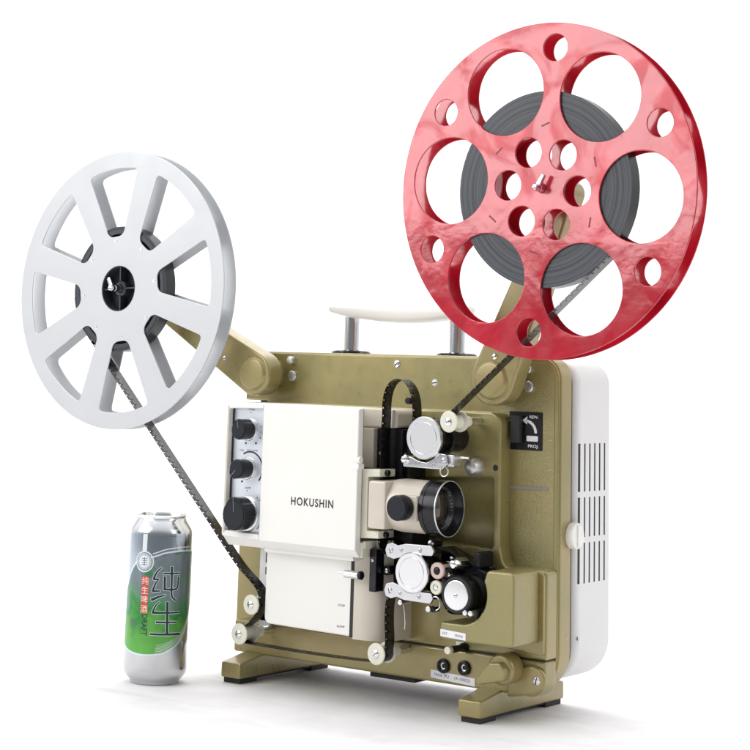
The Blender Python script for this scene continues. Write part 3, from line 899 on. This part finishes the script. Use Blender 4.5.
# silver reel
SR = empty('film_reel', (LH[0], -67, LH[1]-155.5))
tag(SR, 'silver reel with eight wedge windows, left arm of the projector', 'film reel')
def wedge(c, ang):
    hi, ho = 10.5, 15.8
    pts = [(61, ang-hi), (137, ang-ho), (137, ang), (137, ang+ho), (61, ang+hi)]
    q = []
    q.append((c[0]+60*math.cos(R(ang-hi)), c[1]+60*math.sin(R(ang-hi))))
    for k in range(9):
        a = ang-ho+2*ho*k/8; q.append((c[0]+137*math.cos(R(a)), c[1]+137*math.sin(R(a))))
    q.append((c[0]+60*math.cos(R(ang+hi)), c[1]+60*math.sin(R(ang+hi))))
    rad = [10]+[7]+[0]*7+[7]+[10]
    return rp(q, rad, 7)
wins = [wedge(LH, 7.5+45*k) for k in range(8)]
for i, (y0, y1, ch_) in enumerate(((-77.2, -75.6, 25.5), (-57.6, -56.0, 6))):
    b = NB(); shape(b, [circ(LH[0], LH[1], 155.5, 160), circ(LH[0], LH[1], ch_, 48)]+wins, y0, y1, .5, segs=2)
    f = part('flange', b, M_silverreel, SR)
    if i == 0:
        for k in range(8):
            b = NB()
            a = R(9+45*k); lathe(b, (LH[0]+54*math.cos(a), y0, LH[1]+54*math.sin(a)), [(0, -.5), (1.5, -.45), (2.1, 0)], n=14)
            part('rivet', b, M_steel, f)
b = NB(); lathe(b, (LH[0], 0, LH[1]), [(67, -75.4), (67, -58), (62, -58), (62, -75.4)], 'y', 96, close=True)
lathe(b, (LH[0], 0, LH[1]), [(27, -76.6), (27, -58), (24.5, -58), (24.5, -76.6)], 'y', 64, close=True)
for k in range(8):
    a = R(30+45*k); c, s = math.cos(a), math.sin(a)
    hull(b, [(LH[0]+u*c-v*s, y, LH[1]+u*s+v*c) for u in (26, 63) for v in (-1, 1) for y in (-74, -59)])
part('core', b, M_hub, SR)
b = NB(); cyl(b, (LH[0], 0, LH[1]), 24.6, -62, -60, .2); lathe(b, (LH[0], 0, LH[1]), [(8.5, -62), (8.5, -73), (7.5, -74), (5, -74), (5, -62)], 'y', 32)
for k in range(4):
    a = R(3+90*k); c, s = math.cos(a), math.sin(a)
    hull(b, [(LH[0]+u*c-v*s, y, LH[1]+u*s+v*c) for u in (7, 24.5) for v in (-.8, .8) for y in (-74, -61)])
part('hub', b, M_hub, SR)
spindle(LH, None, 125); spindle(RH, None, 62)

# red reel
RR = empty('film_reel', (RH[0], -67, RH[1]-162))
tag(RR, 'glossy red reel with round holes holding a coil of film, right arm', 'film reel')
big = [circ(RH[0]+105.5*math.cos(R(-6+60*k)), RH[1]+105.5*math.sin(R(-6+60*k)), 43.2, 72) for k in range(6)]
sml = [circ(RH[0]+137.5*math.cos(R(24.5+60*k)), RH[1]+137.5*math.sin(R(24.5+60*k)), 13.4, 40) for k in range(6)]
inn = [circ(RH[0]+38.5*math.cos(R(-6+60*k)), RH[1]+38.5*math.sin(R(-6+60*k)), 14.6, 40) for k in range(6)]
for y0, y1 in ((-77.4, -75.6), (-57.4, -55.6)):
    b = NB(); shape(b, [circ(RH[0], RH[1], 162.3, 180), circ(RH[0], RH[1], 4.6, 24)]+big+sml+inn, y0, y1, .7, segs=3)
    f = part('flange', b, M_red, RR, origin=(RH[0], y0, RH[1]))
    if y0 < -60:
        M_slot = mat('dark_red_enamel', (.22, .008, .015), .35)
        for k in range(6):
            b = NB()
            a = R(24+60*k+(3 if k % 2 else -2)); x, z = RH[0]+62*math.cos(a), RH[1]+62*math.sin(a); d = a+PI/2+(.4 if k % 2 else -.2)
            q = [(x+u*math.cos(d)-v*math.sin(d), z+u*math.sin(d)+v*math.cos(d)) for u, v in rp([(-5, -.8), (5, -.8), (5, .8), (-5, .8)], .7, 3)]
            shape(b, [q], y0-.1, y0+.4, 0)
            part('embossed_slot', b, M_slot, f)
b = NB(); lathe(b, (RH[0], 0, RH[1]), [(57, -75.4), (57, -57.6), (55.5, -57.6), (55.5, -75.4)], 'y', 96, close=True)
part('core', b, M_red, RR)

# ------------------------------------------------------------------ the film: threaded strip and two wound coils
F = empty('film_strip', (RH[0], -67, RH[1]-95))
tag(F, 'black perforated film threaded between both reels through the projector', 'film')
b = NB(); lathe(b, (RH[0], 0, RH[1]), [(57.2, -75), (57.2, -59), (95, -59), (95, -75)], 'y', 180, close=True)
for f_ in b.faces:
    q_ = f_.calc_center_median()
    if abs(f_.normal.y) < .5: f_.material_index = 1
part('film_coil', b, [M_coil, M_film], F, origin=(RH[0], -67, RH[1]), label='thick grey coil wound on the red reel', sharp=50)
b = NB(); lathe(b, (LH[0], 0, LH[1]), [(67.2, -75), (67.2, -59), (70, -59), (70, -75)], 'y', 140, close=True)
part('film_coil', b, M_coil2, F, origin=(LH[0], -67, LH[1]), label='few dark turns wound on the silver reel', sharp=50)

def arcp(cx, cz, r, a0, a1, n=14): return [(cx+r*math.cos(R(a0+(a1-a0)*i/n)), cz+r*math.sin(R(a0+(a1-a0)*i/n))) for i in range(n+1)]
path = arcp(RH[0], RH[1], 95.2, -32, -46, 5)                       # leaving the coil
path += arcp(319.5, 277.2, 7, 132, 172, 5)                         # idler
path += arcp(292.5, 260.5, 17, 15, -175, 20)                       # upper sprocket
path += [(275.6, 275), (275.4, 288), (273.2, 300), (268.3, 309.4), (260.8, 315.4), (253.4, 315.8), (246, 311.6), (241, 303), (239, 292), (239, 280), (238.4, 262), (238.2, 240), (238.2, 180), (238.2, 160)]
path += [(241, 152), (247, 147), (254, 147), (262, 150)]
path += arcp(282, 132.8, 17.4, 125, 40, 8)
path += [(302, 141), (308, 144.6)]
path += [(316, 139), (326, 134.5)]
path += arcp(331.5, 116.5, 17.6, 85, -85, 14)
path += [(322, 100), (312, 112), (303, 116)]
path += arcp(282, 132.8, 17.4, -50, -125, 8)
path += [(262, 117), (255, 113.5), (250.5, 106), (248.6, 95), (248.8, 80), (249.8, 68), (249.4, 60)]
path += arcp(240.8, 53, 8.2, 10, -88, 10)
path += [(200, 43.6), (150, 43.2), (110, 43.6), (80, 44.2)]
path += arcp(68.4, 53, 8.2, -80, -290, 20)
path += [(78, 65), (86, 73), (90.3, 81), (91, 90), (87.6, 98), (80, 105)]
path += [(58.5, 121), (17, 162), (-78, 256)]
path += arcp(LH[0], LH[1], 70.3, -135, -175, 10)
def smoothpath(p, step=.95):
    p = [Vector((a, c)) for a, c in p]
    q = [p[0]]
    for c in p[1:]:
        if (c-q[-1]).length > .8: q.append(c)
    out = []
    for i in range(len(q)-1):
        p0, p1, p2, p3 = q[max(i-1, 0)], q[i], q[i+1], q[min(i+2, len(q)-1)]
        L = (p2-p1).length; n = max(1, int(L/step))
        # centripetal-like tangents limited by the span length
        t1 = (p2-p0).normalized()*L; t2 = (p3-p1).normalized()*L
        for k in range(n):
            t = k/n; h = 2*t**3-3*t*t+1, t**3-2*t*t+t, -2*t**3+3*t*t, t**3-t*t
            out.append(p1*h[0]+t1*h[1]+p2*h[2]+t2*h[3])
    out.append(q[-1])
    return out
sp = smoothpath(path)
# resample by arc length with perforation pitch
cum = [0]
for a, c in zip(sp, sp[1:]): cum.append(cum[-1]+(c-a).length)
def at(s):
    lo, hi = 0, len(cum)-1
    while hi-lo > 1:
        m_ = (lo+hi)//2
        if cum[m_] <= s: lo = m_
        else: hi = m_
    t = (s-cum[lo])/max(1e-9, cum[hi]-cum[lo]); return sp[lo].lerp(sp[hi], t)
stops = [0.]; s_ = 0; PIT = 7.62
holes = set()
while s_+PIT < cum[-1]:
    base = s_
    for f_ in (1.5, 3.1, 4.4, 6.0, PIT):
        if f_ == 4.4: holes.add(len(stops)-1)     # quad between 3.1 and 4.4 open at the perforation
        stops.append(base+f_)
    s_ += PIT
ys = (-75, -74.1, -72.0, -59)
rows = []
b = NB()
for s in stops:
    p = at(s); tw = 0
    rows.append([b.verts.new((p.x, y, p.y)) for y in ys])
for i in range(len(rows)-1):
    for k in range(3):
        if k == 1 and i in holes: continue
        f_ = b.faces.new((rows[i][k], rows[i][k+1], rows[i+1][k+1], rows[i+1][k]))
        x_, z_ = f_.calc_center_median().x, f_.calc_center_median().z
        if (x_ < 14 and 150 < z_ < 318) or (x_ > 395): f_.material_index = 1
fs_ = part('threaded_strip', b, [M_film, M_film2], F, sharp=60, wn=False)
so = fs_.modifiers.new('thickness', 'SOLIDIFY'); so.thickness = .00022; so.offset = 0

# ------------------------------------------------------------------ drink can
CC = (-15, -110)
K = empty('drink_can', (CC[0], CC[1], 0))
tag(K, 'tall silver and green drink can standing on the white floor, far left', 'drink can')
b = NB()
prof = [(0, 6), (18, 4), (22.5, 0.6), (24, 0), (25.4, .8), (25.8, 2.6), (26.2, 3.6), (28.6, 5.6), (31.2, 9), (32.6, 12.5), (33, 16), (33, 150.0), (32.7, 152.4), (31.6, 155), (29.6, 158.6), (27.4, 161.8), (26.2, 163.6), (25.9, 165), (26.3, 166), (27.2, 166.6), (27.4, 167.3), (26.8, 168), (25.8, 168), (25.2, 167.2), (24.8, 163), (23.6, 162), (22.6, 163.6), (0, 163.8)]
lathe(b, (CC[0], CC[1], 0), prof, 'z', 128)

def can_mat():
    m, nt, p = nodes('printed_aluminium')
    tc = nt.nodes.new('ShaderNodeTexCoord'); sx = nt.nodes.new('ShaderNodeSeparateXYZ'); nt.links.new(tc.outputs['Object'], sx.inputs[0])
    r = nt.nodes.new('ShaderNodeValToRGB'); mr = nt.nodes.new('ShaderNodeMapRange')
    mr.inputs['From Min'].default_value = -.084; mr.inputs['From Max'].default_value = .084
    nt.links.new(sx.outputs['Z'], mr.inputs['Value']); nt.links.new(mr.outputs['Result'], r.inputs['Fac'])
    e = r.color_ramp.elements
    e[0].position = 0; e[0].color = (.60, .60, .61, 1)
    e[1].position = 1; e[1].color = (.84, .85, .87, 1)
    for pos, c in ((.168, (.60, .60, .61)), (.180, (.56, .60, .63)), (.5, (.42, .48, .53)), (.885, (.50, .58, .66)), (.897, (.80, .82, .85))):
        x = e.new(pos); x.color = (*c, 1)
    nt.links.new(r.outputs['Color'], p.inputs['Base Color'])
    p.inputs['Metallic'].default_value = .97; p.inputs['Roughness'].default_value = .16
    n = nt.nodes.new('ShaderNodeTexNoise'); n.inputs['Scale'].default_value = 22
    nt.links.new(tc.outputs['Object'], n.inputs['Vector'])
    bp = nt.nodes.new('ShaderNodeBump'); bp.inputs['Strength'].default_value = .2; bp.inputs['Distance'].default_value = .0006
    nt.links.new(n.outputs['Fac'], bp.inputs['Height']); nt.links.new(bp.outputs['Normal'], p.inputs['Normal'])
    return m
body = obj('can_body', b, can_mat(), K, origin=(CC[0], CC[1], 84), wn=False)
RC = 33.0
def bend(off):
    def f(th, v): return (CC[0]+(RC+off)*math.cos(R(th)), CC[1]+(RC+off)*math.sin(R(th)), v)
    return f
def on_can(loops, off, name, m, parent=body):
    """loops in (theta degrees, z mm), cut fine enough to follow the cylinder"""
    t = bmesh.new()
    L = [clean(l) for l in loops]
    for i, l in enumerate(L):
        if (area(l) > 0) != (i == 0): L[i] = l[::-1]
    flat = [t.verts.new((p[0], p[1], 0)) for l in L for p in l]
    for tr in tessellate_polygon([[Vector((p[0], p[1], 0)) for p in l] for l in L]):
        try: t.faces.new([flat[i] for i in tr])
        except ValueError: pass
    return t
def finish_can(t, off, name, m, parent=body):
    lo = min(v.co.x for v in t.verts); hi = max(v.co.x for v in t.verts)
    x = math.ceil(lo/3)*3
    while x < hi:
        bmesh.ops.bisect_plane(t, geom=t.verts[:]+t.edges[:]+t.faces[:], plane_co=(x, 0, 0), plane_no=(1, 0, 0)); x += 3
    z = 10
    while z < 160:
        bmesh.ops.bisect_plane(t, geom=t.verts[:]+t.edges[:]+t.faces[:], plane_co=(0, z, 0), plane_no=(0, 1, 0)); z += 12
    f = bend(off)
    for v in t.verts: v.co = Vector(f(v.co.x, v.co.y))
    bmesh.ops.recalc_face_normals(t, faces=t.faces)
    # make normals point outward
    if t.faces and sum((fc.normal.dot(fc.calc_center_median()-Vector((CC[0], CC[1], fc.calc_center_median().z))) for fc in t.faces)) < 0:
        bmesh.ops.reverse_faces(t, faces=t.faces[:])
    return obj(name, t, m, parent, origin=(CC[0], CC[1], 84), wn=False, sharp=60)
def spline(pts, n=10, closed=False):
    q = [Vector(p) for p in pts]; out = []; N = len(q)
    for i in range(N if closed else N-1):
        p0, p1, p2, p3 = (q[i-1], q[i], q[(i+1) % N], q[(i+2) % N]) if closed else (q[max(i-1, 0)], q[i], q[i+1], q[min(i+2, N-1)])
        for k in range(n):
            t = k/n
            out.append(.5*((2*p1)+(p2-p0)*t+(2*p0-5*p1+4*p2-p3)*t*t+(3*p1-p0-3*p2+p3)*t**3))
    if not closed: out.append(q[-1])
    return [tuple(v) for v in out]
DEG = PI*33/180          # mm per degree on the can
def ribbon(pts, w0, w1=None):
    """stroke of width w (mm) in (theta, z); widths measured in mm"""
    w1 = w0 if w1 is None else w1
    mm = [Vector((p[0]*DEG, p[1])) for p in pts]; A, B = [], []
    for i, p in enumerate(mm):
        d = (mm[min(i+1, len(mm)-1)]-mm[max(i-1, 0)]).normalized(); n_ = Vector((-d.y, d.x)); w = (w0+(w1-w0)*i/(len(mm)-1))/2
        if i == 0: p = p-d*w0*.3
        if i == len(mm)-1: p = p+d*w1*.3
        A.append(p+n_*w); B.append(p-n_*w)
    return [(v.x/DEG, v.y) for v in A+B[::-1]]
# the printed green field
def green_mat():
    m, nt, p = nodes('green_print')
    tc = nt.nodes.new('ShaderNodeTexCoord'); sx = nt.nodes.new('ShaderNodeSeparateXYZ'); nt.links.new(tc.outputs['Object'], sx.inputs[0])
    n = nt.nodes.new('ShaderNodeTexNoise'); n.inputs['Scale'].default_value = 38; n.inputs['Detail'].default_value = 2
    nt.links.new(tc.outputs['Object'], n.inputs['Vector'])
    mr = nt.nodes.new('ShaderNodeMapRange'); mr.inputs['From Min'].default_value = -.055; mr.inputs['From Max'].default_value = .05
    nt.links.new(sx.outputs['Z'], mr.inputs['Value'])
    md = nt.nodes.new('ShaderNodeMath'); md.operation = 'MULTIPLY_ADD'; md.inputs[1].default_value = .9; 
    nt.links.new(n.outputs['Fac'], md.inputs[0])
    sb = nt.nodes.new('ShaderNodeMath'); sb.operation = 'SUBTRACT'; sb.inputs[1].default_value = .45
    nt.links.new(mr.outputs['Result'], sb.inputs[0]); nt.links.new(sb.outputs[0], md.inputs[2])
    r = nt.nodes.new('ShaderNodeValToRGB'); e = r.color_ramp.elements
    e[0].position = 0; e[0].color = (.13, .42, .08, 1); e[1].position = 1; e[1].color = (.05, .26, .10, 1)
    for pos, c in ((.24, (.11, .36, .07)), (.38, (.035, .22, .05)), (.52, (.10, .26, .14)), (.66, (.15, .20, .20)), (.86, (.19, .23, .26)), (.93, (.05, .18, .09))):
        x = e.new(pos); x.color = (*c, 1)
    nt.links.new(md.outputs[0], r.inputs['Fac']); nt.links.new(r.outputs['Color'], p.inputs['Base Color'])
    p.inputs['Metallic'].default_value = .55; p.inputs['Roughness'].default_value = .3
    return m
top = spline([(-145, 78), (-124, 95), (-110, 110), (-95, 120), (-78, 124), (-58, 127), (-40, 130.5), (-20, 132), (0, 132.3), (30, 131), (50, 126)])
bot = spline([(50, 100), (36, 84), (22, 66), (8, 52), (-8, 42), (-30, 35.2), (-46, 32.6), (-77, 31.6), (-112, 35), (-145, 44)])
finish_can(on_can([top+bot], .1, '', None), .08, 'green_field', green_mat(), body)
M_cwhite = mat('pale_metallic_print', (.72, .78, .80), .3, .6)
M_cink = mat('dark_green_print', (.01, .03, .035), .35, .2)
M_cred = mat('red_print', (.62, .06, .05), .35, .2)
M_cgold = mat('cream_print', (.80, .74, .60), .4, .2)
t = NB()
def addl(t, loops):
    q = on_can(loops, 0, '', None); return merge(t, q)
addl(t, [ribbon([(a, z+1.0) for a, z in top], 1.6)]); addl(t, [ribbon([(a, z+4.2+(a+60)*.008) for a, z in top if a > -62], 1.1)])
for k, (dz, w) in enumerate(((-.8, 1.5), (1.8, .45), (3.4, .45), (5.0, .4), (6.6, .4), (8.4, .35))):
    addl(t, [ribbon([(a+dz*.4, z+dz) for a, z in bot if a > (-140 if k == 0 else -52)], w, w)])
finish_can(t, .16, 'swoosh_lines', M_cwhite)
# round emblem
def oval(r): return [(-78+r/DEG*math.cos(2*PI*k/40), 122.3+r*math.sin(2*PI*k/40)) for k in range(40)]
t = NB(); addl(t, [oval(10.6), oval(9.3)]); addl(t, [oval(8.4)]); finish_can(t, .24, 'round_emblem', M_cwhite)
t = NB(); addl(t, [oval(8.0), oval(7.6)])
for k in range(26):
    a = R(k*360/26); u, v = 6.6*math.cos(a), 6.6*math.sin(a)
    addl(t, [[(-78+(u+d[0])/DEG, 122.3+v+d[1]) for d in ((-.4, -.5), (.4, -.5), (.4, .5), (-.4, .5))]])
for z in (-3, -1, 1, 3): addl(t, [[(-78-3.4/DEG, 122.3+z-.3), (-78+3.4/DEG, 122.3+z-.3), (-78+3.4/DEG, 122.3+z+.3), (-78-3.4/DEG, 122.3+z+.3)]])
addl(t, [[(-78-.5/DEG, 118), (-78+.5/DEG, 118), (-78+.5/DEG, 126.6), (-78-.5/DEG, 126.6)]])
finish_can(t, .30, 'emblem_marks', M_greyink)
# pale vertical band above the emblem and red character column below it
t = NB(); addl(t, [[(-83, 132.8), (-74, 132.8), (-74, 149.8), (-83, 149.8)]]); finish_can(t, .2, 'pale_band', M_cwhite)
t = NB()
for k in range(4):
    z1 = 108-k*9.3; addl(t, [[(-81, z1-8.9), (-67.5, z1-8.9), (-67.5, z1), (-81, z1)]])
finish_can(t, .2, 'character_column', M_cred)
def can_text(t, s, th, z, size, rot=0, sx=1., bold=0.):
    vs, fs = text2d(s, size, sx, bold)
    c, q = math.cos(R(rot)), math.sin(R(rot))
    m = [t.verts.new((th+(a*c-b_*q)/DEG, z+a*q+b_*c, 0)) for a, b_ in vs]
    for f in fs:
        try: t.faces.new([m[i] for i in f])
        except ValueError: pass
t = NB()
for k, s in enumerate('纯生啤酒'): can_text(t, s, -74.2, 103.5-k*9.3, 8.2)
finish_can(t, .27, 'column_lettering', M_cgold)
t = NB(); can_text(t, 'DRAFT', -72, 60, 8.8, rot=-90, sx=.78, bold=.12); finish_can(t, .22, 'draft_lettering', M_cink)
# the two large characters, drawn as tapering strokes
STK = [
 (spline([(-45.4, 117), (-52, 113.5), (-57, 108.5), (-58, 105.6)]), .7, 1.6), ([(-58, 105.4), (-49.5, 105.6)], 1.3, .8),
 (spline([(-50.5, 105), (-55, 101), (-58.2, 96), (-58.6, 93.6)]), .8, 1.7), ([(-58.4, 93.6), (-46, 94)], 1.3, .8),
 ([(-60, 85.2), (-48, 88.2), (-36, 90)], 1.9, .7),
 (spline([(-26.7, 117.5), (-26, 105), (-25.4, 93), (-23.5, 88), (-17, 84.6)]), 1.6, 1.1),
 ([(-41, 111.3), (-11, 111.2)], 1.1, 1.1),
 (spline([(-39, 107.6), (-38.6, 101), (-38.4, 95.6)]), 1.5, 1.5),
 (spline([(-38.4, 95.7), (-26, 95.3), (-17, 95.8), (-13.4, 98.5), (-12.6, 107.4)]), 1.3, 1.2),
 (spline([(-46.5, 83), (-52, 80), (-56, 75.5), (-57, 72.6)]), .7, 1.5), ([(-57.3, 72.5), (-7, 72.4)], 1.5, 1.0),
 ([(-32, 82.4), (-30, 51.8)], 1.7, 1.6), ([(-50, 63.2), (-13, 62.9)], 1.3, 1.0), ([(-59.4, 51.4), (-4.5, 51)], 1.2, 1.5)]
t = NB(); t2 = NB()
for i, (pts, w0, w1) in enumerate(STK):
    w0, w1 = w0*1.6, w1*1.6
    addl(t, [ribbon(pts, w0+1.0, w1+1.0)]); addl(t2, [ribbon(pts, w0, w1)])
o1 = finish_can(t, .20, 'character_outline', M_cwhite); finish_can(t2, .34, 'large_characters', M_cink)
# small print at the left flank and on the shoulder
t = NB()
for k in range(3): can_text(t, 'BEER', -104+k*5, 62-k*1.5, 3.6, rot=-90)
can_text(t, 'PURE DRAFT BEER', -38, 148.4, 2.6)
finish_can(t, .2, 'small_print', M_greyink)
# pull tab
b = NB(); shape(b, [rp([(CC[0]-7, CC[1]-10), (CC[0]+7, CC[1]-10), (CC[0]+8, CC[1]+8), (CC[0]-8, CC[1]+8)], 5)], 164, 165.2, .4, ax='z')
obj('pull_tab', b, M_alu, K)

# ------------------------------------------------------------------ light: studio softboxes
w = bpy.data.worlds.new('World'); scene.world = w; w.use_nodes = True
nt = w.node_tree; bg = nt.nodes['Background']
tc = nt.nodes.new('ShaderNodeTexCoord'); vm = nt.nodes.new('ShaderNodeVectorMath'); vm.operation = 'DOT_PRODUCT'
vm.inputs[1].default_value = (-.35, .55, .76)
nt.links.new(tc.outputs['Generated'], vm.inputs[0])
mr = nt.nodes.new('ShaderNodeMapRange'); mr.inputs['From Min'].default_value = -.45; mr.inputs['From Max'].default_value = .8
mr.inputs['To Min'].default_value = .18; mr.inputs['To Max'].default_value = 1.15
nt.links.new(vm.outputs['Value'], mr.inputs['Value']); nt.links.new(mr.outputs['Result'], bg.inputs['Strength'])
bg.inputs['Color'].default_value = (.97, .985, 1, 1)

def softbox(name, loc, target, sx, sy, power, col=(1, 1, 1)):
    l = bpy.data.lights.new(name, 'AREA'); l.shape = 'RECTANGLE'; l.size = sx; l.size_y = sy; l.energy = power; l.color = col
    o = bpy.data.objects.new(name, l); COL.objects.link(o); o.location = loc
    o.rotation_euler = (Vector(target)-Vector(loc)).to_track_quat('-Z', 'Y').to_euler()
    return o
softbox('key_softbox', (-1.08, -1.90, 1.28), (.1, 0, .35), 1.8, 1.45, 27)
softbox('right_softbox', (2.2, .1, 1.2), (.3, 0, .25), 1.1, 1.3, 6)
softbox('top_softbox', (.0, .2, 2.1), (.1, .1, 0), 2.6, 2.0, 11)
softbox('backdrop_lamp', (-.4, .9, 2.4), (-1.4, 2.3, .7), 1.8, .8, 55)
vs = scene.view_settings
vs.view_transform = 'Standard'; vs.look = 'None'; vs.exposure = .17; vs.gamma = 1
